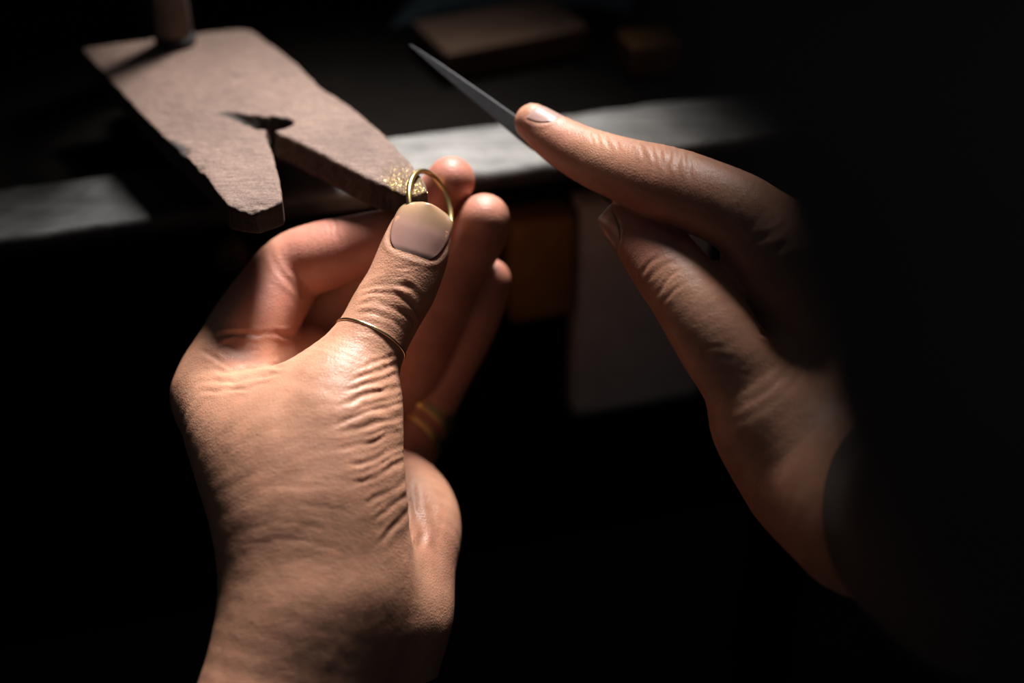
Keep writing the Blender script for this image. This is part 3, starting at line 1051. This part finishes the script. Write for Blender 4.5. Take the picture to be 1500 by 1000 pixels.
L_STROKES = [
    # thumb knuckle folds
    ([(532, 418), (556, 408), (582, 406), (606, 416)], 4, 0.30),
    ([(522, 432), (546, 418), (578, 413), (604, 423), (618, 436)], 4.5, 0.55),
    ([(518, 443), (540, 432), (572, 428), (600, 443), (616, 464)], 4.5, 0.60),
    ([(515, 452), (545, 444), (575, 450), (600, 466), (609, 480)], 4.5, 0.50),
    ([(512, 462), (540, 459), (570, 470), (592, 488)], 4, 0.30),
    ([(520, 484), (548, 490), (572, 506), (585, 522)], 4, 0.22),
    ([(568, 386), (590, 392), (612, 391), (632, 385)], 2.5, 0.20),
    ([(560, 396), (585, 402), (615, 400)], 2.5, 0.18),
    # folds over the thumb base, running in from the right outline
    ([(520, 540), (552, 530), (592, 519)], 4, 0.30),
    ([(508, 556), (545, 545), (592, 533)], 4.5, 0.45),
    ([(496, 575), (542, 562), (594, 547)], 4.5, 0.55),
    ([(530, 572), (560, 563), (594, 555)], 3, 0.25),
    ([(486, 596), (536, 580), (596, 562)], 5, 0.55),
    ([(500, 610), (545, 594), (598, 574)], 3.5, 0.30),
    ([(488, 622), (534, 606), (600, 584)], 4.5, 0.45),
    ([(478, 640), (534, 627), (602, 604)], 5, 0.40),
    ([(510, 647), (555, 633), (604, 614)], 3, 0.25),
    ([(484, 664), (534, 650), (604, 625)], 4.5, 0.40),
    ([(498, 686), (544, 672), (606, 646)], 4.5, 0.40),
    ([(530, 690), (565, 678), (606, 658)], 3, 0.25),
    ([(512, 712), (560, 694), (608, 668)], 4.5, 0.35),
    ([(528, 742), (567, 719), (610, 690)], 5, 0.35),
    ([(540, 772), (576, 740), (612, 708)], 5, 0.30),
    ([(556, 802), (584, 767), (608, 735)], 6, 0.35),
    # palm heel
    ([(602, 700), (608, 740), (616, 778), (610, 812)], 7, 0.8),
    ([(622, 760), (634, 790), (640, 830)], 6, 0.3),
    ([(630, 730), (640, 770), (636, 810)], 7, 0.35),
    # wrist
    ([(340, 778), (424, 765), (500, 780)], 5, 0.09),
    ([(335, 800), (430, 792), (520, 806)], 5, 0.08),
    ([(380, 742), (450, 738), (520, 752)], 5, 0.06),
    # root of the index finger and the web
    ([(300, 494), (348, 488), (390, 488), (440, 494)], 5, 0.85),
    ([(286, 511), (312, 522), (340, 536), (372, 540)], 4.5, 0.55),
    ([(290, 545), (340, 541), (400, 539), (430, 536)], 4.5, 0.7),
    ([(284, 560), (340, 558), (395, 552), (425, 543)], 4.5, 0.6),
    ([(290, 577), (350, 572), (400, 562)], 4, 0.4),
    ([(330, 505), (352, 512), (380, 514)], 4, 0.35),
    ([(300, 520), (320, 508), (345, 503)], 4, 0.3),
    # index finger joints
    ([(396, 362), (410, 396), (440, 424), (472, 436)], 5.5, 0.9),
    ([(486, 316), (494, 340), (499, 366)], 4, 0.5),
    ([(478, 320), (485, 344), (487, 366)], 3.5, 0.25),
    ([(415, 356), (428, 366), (440, 372)], 3.5, 0.25),
]


def left_hand():
    ch = {}
    tmp = Field((0, 0, 0), (1, 1, 1), 1)
    def P(j): return catmull(np.array([list(C(*x[:3])) + [x[3] * x[2] / F] for x in j]), 5)
    cam_dir = lambda x: unit(-x[-1][:3])
    th, ix, mi, ri, pi_ = P(LT), P(LI), P(LM), P(LR), P(LP)
    fr_t = nail_frame(th, cam_dir(th) + np.array([-0.02, 0.10, 0]), 8.5, 8.3, 8.0, 0)
    fr_i = nail_frame(ix, np.array([0.25, 0.35, -0.9]), 7.0, 5.0, 5.4)
    fr_m = nail_frame(mi, np.array([-0.35, 0.30, -0.9]), 8.2, 4.6, 5.0)
    fr_r = nail_frame(ri, np.array([-0.2, 0.1, -1.0]), 8.4, 4.6, 5.0)
    fr_p = nail_frame(pi_, np.array([0.0, 0.1, -1.0]), 7.2, 3.9, 4.2)
    frames = [fr_t, fr_i, fr_m, fr_r, fr_p]
    red = [(C(661, 264, 420), 8, 26, 0.9), (C(709, 321, 418), 8, 24, 0.75), (C(717, 409, 434), 6, 24, 0.85),
           (C(480, 372, 418), 12, 26, 0.9), (C(410, 440, 420), 10, 22, 0.85), (C(575, 350, 412), 4, 12, 0.7),  # index finger: shade put into the skin as dark red
           (C(620, 650, 440), 8, 26, 0.5), (C(660, 520, 440), 8, 26, 0.6), (C(355, 530, 405), 4, 14, 0.5), (C(640, 800, 405), 6, 18, 0.35)]
    xs = [C(x, y, d) for x in (230, 770) for y in (215, 1060) for d in (300, 475)]
    lo = np.array([C(225, 0, 430)[0], C(0, 1075, 345)[1], -478]); hi = np.array([C(770, 0, 440)[0], C(0, 215, 430)[1], -318])
    H = build_hand('left_hand', lo, hi, 0.62, fill_left, L_STROKES, frames, red)
    make_nail(H, fr_t, 'broad thumbnail with a brownish grimy free edge', (0.36, 0.20, 0.165), (0.37, 0.225, 0.13))
    for fr in frames[1:]:
        make_nail(H, fr, 'short natural fingernail', (0.55, 0.33, 0.27), (0.55, 0.40, 0.29))
    return H


LH = left_hand()

# ---- right hand, index finger stretched along the file
RI = [(1142, 372, 386, 66), (1100, 325, 385, 61), (1050, 297, 387, 57), (985, 273, 393, 56), (920, 251, 402, 48), (862, 229, 410, 41), (815, 204, 416, 34.5), (781, 179, 420, 27.5)]
RT = [(1135, 622, 386, 78), (1090, 553, 383, 66), (1048, 493, 383, 62), (1010, 436, 387, 57), (977, 390, 394, 54), (946, 352, 401, 47), (919, 328, 405, 38)]
RM = [(1190, 420, 414, 62), (1152, 385, 430, 52), (1122, 380, 442, 44), (1106, 412, 438, 42), (1106, 448, 428, 40), (1108, 468, 418, 36)]
RR = [(1215, 470, 420, 60), (1180, 410, 440, 50), (1145, 410, 452, 45), (1122, 445, 446, 42), (1124, 482, 430, 38), (1130, 500, 422, 34)]
RP = [(1235, 520, 426, 56), (1180, 450, 446, 44), (1135, 440, 452, 40), (1120, 480, 446, 37), (1140, 520, 432, 33), (1150, 535, 428, 30)]


def fill_right(fl):
    fl.chain([(1142, 372, 388, 66), (1188, 450, 393, 84), (1215, 560, 396, 98), (1230, 680, 388, 100)], 12)
    fl.chain([(1190, 420, 412, 66), (1225, 560, 408, 90), (1240, 690, 396, 100)], 12)
    fl.chain([(1215, 470, 420, 62), (1250, 580, 415, 85), (1260, 690, 402, 100)], 12)
    fl.chain([(1130, 625, 382, 76), (1180, 690, 380, 88), (1260, 760, 368, 104)], 12)
    fl.chain([(1220, 680, 388, 105), (1320, 740, 362, 125), (1430, 790, 335, 140)], 14)
    ch = {}
    ch['pinky'] = fl.chain(RP, 6, 0.5, 0.3)
    ch['ring'] = fl.chain(RR, 6, 0.5, 0.3)
    ch['middle'] = fl.chain(RM, 6, 0.5, 0.3)
    ch['thumb'] = fl.chain(RT, 9, 0.6, 0.35)
    ch['index'] = fl.chain(RI, 9, 0.5, 0.3)
    return ch


R_STROKES = [
    # index: middle joint wrinkles on the back of the finger
    ([(950, 206), (956, 222), (962, 242)], 4, 0.45),
    ([(962, 208), (968, 226), (976, 250)], 4.5, 0.6),
    ([(976, 210), (982, 230), (976, 256)], 4.5, 0.6),
    ([(990, 214), (996, 234), (990, 262)], 4.5, 0.5),
    ([(1004, 220), (1010, 240), (1012, 262)], 4.5, 0.35),
    ([(935, 206), (940, 220), (944, 236)], 4, 0.3),
    # end joint
    ([(862, 188), (868, 200), (872, 214)], 3.5, 0.35),
    ([(872, 190), (879, 203), (884, 218)], 3.5, 0.4),
    ([(884, 193), (891, 206), (894, 222)], 3.5, 0.35),
    ([(898, 196), (905, 210), (908, 226)], 3.5, 0.25),
    # root of the index, folds in the crook
    ([(1080, 372), (1104, 352), (1130, 336)], 6, 0.36),
    ([(1098, 394), (1124, 372), (1150, 352)], 6, 0.45),
    ([(1112, 412), (1140, 392), (1168, 366)], 6, 0.45),
    ([(1118, 432), (1150, 412), (1186, 388)], 6, 0.45),
    ([(1112, 452), (1150, 436), (1196, 416)], 6, 0.42),
    ([(1120, 474), (1158, 456), (1200, 444)], 6, 0.36),
    ([(1110, 484), (1132, 492), (1144, 498)], 6, 0.9),
    # thumb joint
    ([(944, 420), (958, 400), (974, 384), (990, 378)], 4, 0.35),
    ([(956, 438), (970, 420), (984, 400), (998, 390)], 4, 0.4),
    ([(966, 452), (978, 438), (992, 422), (1004, 410)], 4, 0.3),
    ([(938, 404), (950, 388), (964, 376)], 4, 0.35),
    ([(1010, 520), (1040, 508), (1066, 512)], 4, 0.2),
    ([(1020, 536), (1050, 524), (1084, 528)], 4, 0.2),
    ([(1030, 556), (1064, 544), (1100, 548)], 4, 0.2),
]


def right_hand():
    def P(j): return catmull(np.array([list(C(*x[:3])) + [x[3] * x[2] / F] for x in j]), 5)
    ix, th, mi = P(RI), P(RT), P(RM)
    fr_i = nail_frame(ix, np.array([0.12, 0.85, 0.5]), 8.3, 4.9, 6.0)
    fr_t = nail_frame(th, np.array([-0.80, -0.30, 0.22]), 7.5, 6.0, 6.6)
    red = [(C(800, 215, 412), 5, 20, 0.6), (C(960, 330, 395), 8, 26, 0.85), (C(1060, 420, 395), 8, 24, 0.6), (C(1110, 490, 400), 6, 16, 0.6)]
    lo = np.array([C(735, 0, 425)[0], C(0, 900, 350)[1], -462]); hi = np.array([C(1520, 0, 345)[0], C(0, 130, 430)[1], -318])
    H = build_hand('right_hand', lo, hi, 0.68, fill_right, R_STROKES, [fr_i, fr_t], red)
    make_nail(H, fr_i, 'index fingernail catching the light', (0.40, 0.245, 0.21), (0.42, 0.28, 0.22))
    make_nail(H, fr_t, 'thumbnail seen edge on', (0.40, 0.22, 0.17), (0.40, 0.25, 0.17))
    return H


RH = right_hand()


# dark sleeve: cuff at the right wrist, elbow raised close to the lens, upper arm going up
def sleeve():
    J = [(1285, 712, 388, 128), (1350, 745, 362, 160), (1450, 770, 315, 210), (1630, 690, 200, 350), (1690, 320, 105, 560), (1660, -100, 85, 690), (1590, -700, 78, 760)]
    P = catmull(np.array([list(C(*j[:3])) + [j[3] * j[2] / F] for j in J]), 12)
    pts = cam_to_world(P[:, :3]); rad = P[:, 3] * 0.001
    n, seg = len(pts), 48
    V = []
    ref = np.array([0.2, 0.3, 1.0])
    for i in range(n):
        t = unit(pts[min(i + 1, n - 1)] - pts[max(i - 1, 0)])
        a = unit(np.cross(t, ref)); b = np.cross(a, t)
        for k in range(seg):
            q = 2 * math.pi * k / seg
            wr = 1 + 0.035 * math.sin(i * 0.9 + 2 * math.sin(q)) + 0.02 * math.sin(3 * q + i * 0.5)
            V.append(pts[i] + rad[i] * wr * (a * math.cos(q) + b * math.sin(q)))
    # inner wall of the cuff
    V2 = []
    t = unit(pts[1] - pts[0])
    a = unit(np.cross(t, ref)); b = np.cross(a, t)
    for q in range(seg):
        an = 2 * math.pi * q / seg
        V2.append(pts[0] + rad[0] * 0.93 * (a * math.cos(an) + b * math.sin(an)))
    for q in range(seg):
        an = 2 * math.pi * q / seg
        V2.append(pts[4] + rad[0] * 0.90 * (a * math.cos(an) + b * math.sin(an)))
    Fc = [[i * seg + k, i * seg + (k + 1) % seg, (i + 1) * seg + (k + 1) % seg, (i + 1) * seg + k] for i in range(n - 1) for k in range(seg)]
    o0 = len(V)
    for k in range(seg):
        k2 = (k + 1) % seg
        Fc.append([k2, k, o0 + k, o0 + k2])
        Fc.append([o0 + k2, o0 + k, o0 + seg + k, o0 + seg + k2])
    Fc.append([(n - 1) * seg + k for k in range(seg)])
    o = mesh_object('sleeve', np.array(V + V2), Fc, CLOTH, person)
    o['label'] = 'dark cloth sleeve close to the lens, far out of focus'


sleeve()


# ------------------------------------------------------------------ rings
def worn_ring(name, hand, centre, axis, nominal, wire, mat, label, cat='ring', flat=1.0, gap=0.0, limit=1.18):
    """wire bent round a finger: distance from the finger's axis to the skin measured from inside"""
    c = np.asarray(centre, float); ax = unit(axis)
    a = unit(np.cross(ax, (0.2, 0.1, 1))); b = np.cross(ax, a)
    n = 72
    R = []
    for k in range(n):
        q = 2 * math.pi * k / n
        d = a * math.cos(q) + b * math.sin(q)
        h = hand.bvh.ray_cast(Vector(c), Vector(d))
        r = h[3] if h[0] is not None else nominal
        R.append(min(max(r, nominal * 0.86), nominal * limit))
    R = np.array(R)
    for _ in range(10):
        R = (np.roll(R, 1) + 2 * R + np.roll(R, -1)) / 4
    pts = [c + (R[k] + gap) * (a * math.cos(2 * math.pi * k / n) + b * math.sin(2 * math.pi * k / n)) for k in range(n)]
    pts = cam_to_world(np.array(pts))
    axw = unit(ax[0] * RX + ax[1] * UP - ax[2] * FW)
    V, Fc = tube_mesh(pts, wire * 0.001, 12, closed=True, ref=axw, flat=flat)
    o = mesh_object(name, V, Fc, mat)
    tag(o, label, cat)
    return o


worn_ring('thumb_ring', LH, C(543, 498, 397), C(560, 462, 399) - C(522, 534, 394.5) + np.array([0, 0, -1.5]), 10.2, 0.42, PALE_GOLD,
          'thin plain gold ring worn round the thumb below its knuckle')
worn_ring('finger_ring', LH, C(622, 611, 454.5), (0.50, 0.70, -0.5), 7.6, 1.1, BAND_GOLD,
          'flat broad gold band worn on the ringed finger, nearer the fingertip', flat=2.4, gap=0.5, limit=1.12)
worn_ring('finger_ring', LH, C(612, 637, 455), (0.62, 0.62, -0.5), 7.6, 1.0, BAND_GOLD,
          'rounded narrow gold band worn on the ringed finger, nearer the palm', flat=1.3, gap=0.4, limit=1.12)


def held_ring():
    c = C(630, 303, 410)
    # ring plane spanned by its long axis (seen full length) and a foreshortened one
    maj = unit(C(643, 350, 407) - C(617, 256, 410))
    view = unit(c)
    side = unit(np.cross(maj, view))
    ratio = 0.50
    minor = unit(side * ratio + view * math.sqrt(1 - ratio ** 2))
    R = 56 * 409 / F
    n = 96
    pts = [c + R * (maj * math.cos(2 * math.pi * k / n) + minor * math.sin(2 * math.pi * k / n)) for k in range(n)]
    nrm = unit(np.cross(maj, minor))
    nw = unit(nrm[0] * RX + nrm[1] * UP - nrm[2] * FW)
    V, Fc = tube_mesh(cam_to_world(np.array(pts)), 0.00078, 16, closed=True, ref=nw, flat=1.1)
    o = mesh_object('gold_ring', V, Fc, GOLD)
    tag(o, 'unfinished gold ring pinched between thumb and forefinger at the pin tip', 'ring')


held_ring()


# ------------------------------------------------------------------ needle file
def needle_file():
    a, b = cam_to_world(C(600, 65, 433)), cam_to_world(C(772, 197, 426.2))
    d = unit(b - a)
    end = b + d * 0.075
    t = empty('needle_file', b)
    view = unit((a + b) / 2 - CAM)
    wv = unit(np.cross(d, view))                # blade width direction
    nv = unit(np.cross(wv, d) * 1.0)
    L_ = np.linalg.norm(b - a)
    V = []
    st = [(0.0, 0.15, 0.15), (0.02, 0.35, 0.3), (0.25, 1.15, 0.6), (0.6, 2.0, 0.95), (1.0, 2.75, 1.05), (1.10, 2.75, 1.05)]
    prof = [(-1, -0.7), (-0.85, -1), (0.85, -1), (1, -0.7), (1, 0.7), (0.85, 1), (-0.85, 1), (-1, 0.7)]
    for (s, hw, ht) in st:
        for (x, y) in prof:
            V.append(a + d * L_ * s + wv * hw * x * 0.001 + nv * ht * y * 0.001)
    m = len(prof)
    Fc = [[i * m + k, i * m + (k + 1) % m, (i + 1) * m + (k + 1) % m, (i + 1) * m + k] for i in range(len(st) - 1) for k in range(m)]
    Fc += [list(range(m))[::-1], [(len(st) - 1) * m + k for k in range(m)]]
    o = mesh_object('blade', np.array(V), Fc, BLACK_STEEL, t, smooth=False)
    p0 = a + d * L_ * 1.095
    v, f = lathe_mesh(p0, d, [(0.0010, 0), (0.0014, 0.002), (0.0015, 0.035), (0.0017, 0.04), (0.0017, 0.066), (0.001, 0.068)], 16)
    mesh_object('tang', v, f, BLACK_STEEL, t)
    tag(t, 'tapered dark steel needle file held under the right index finger', 'file')


needle_file()
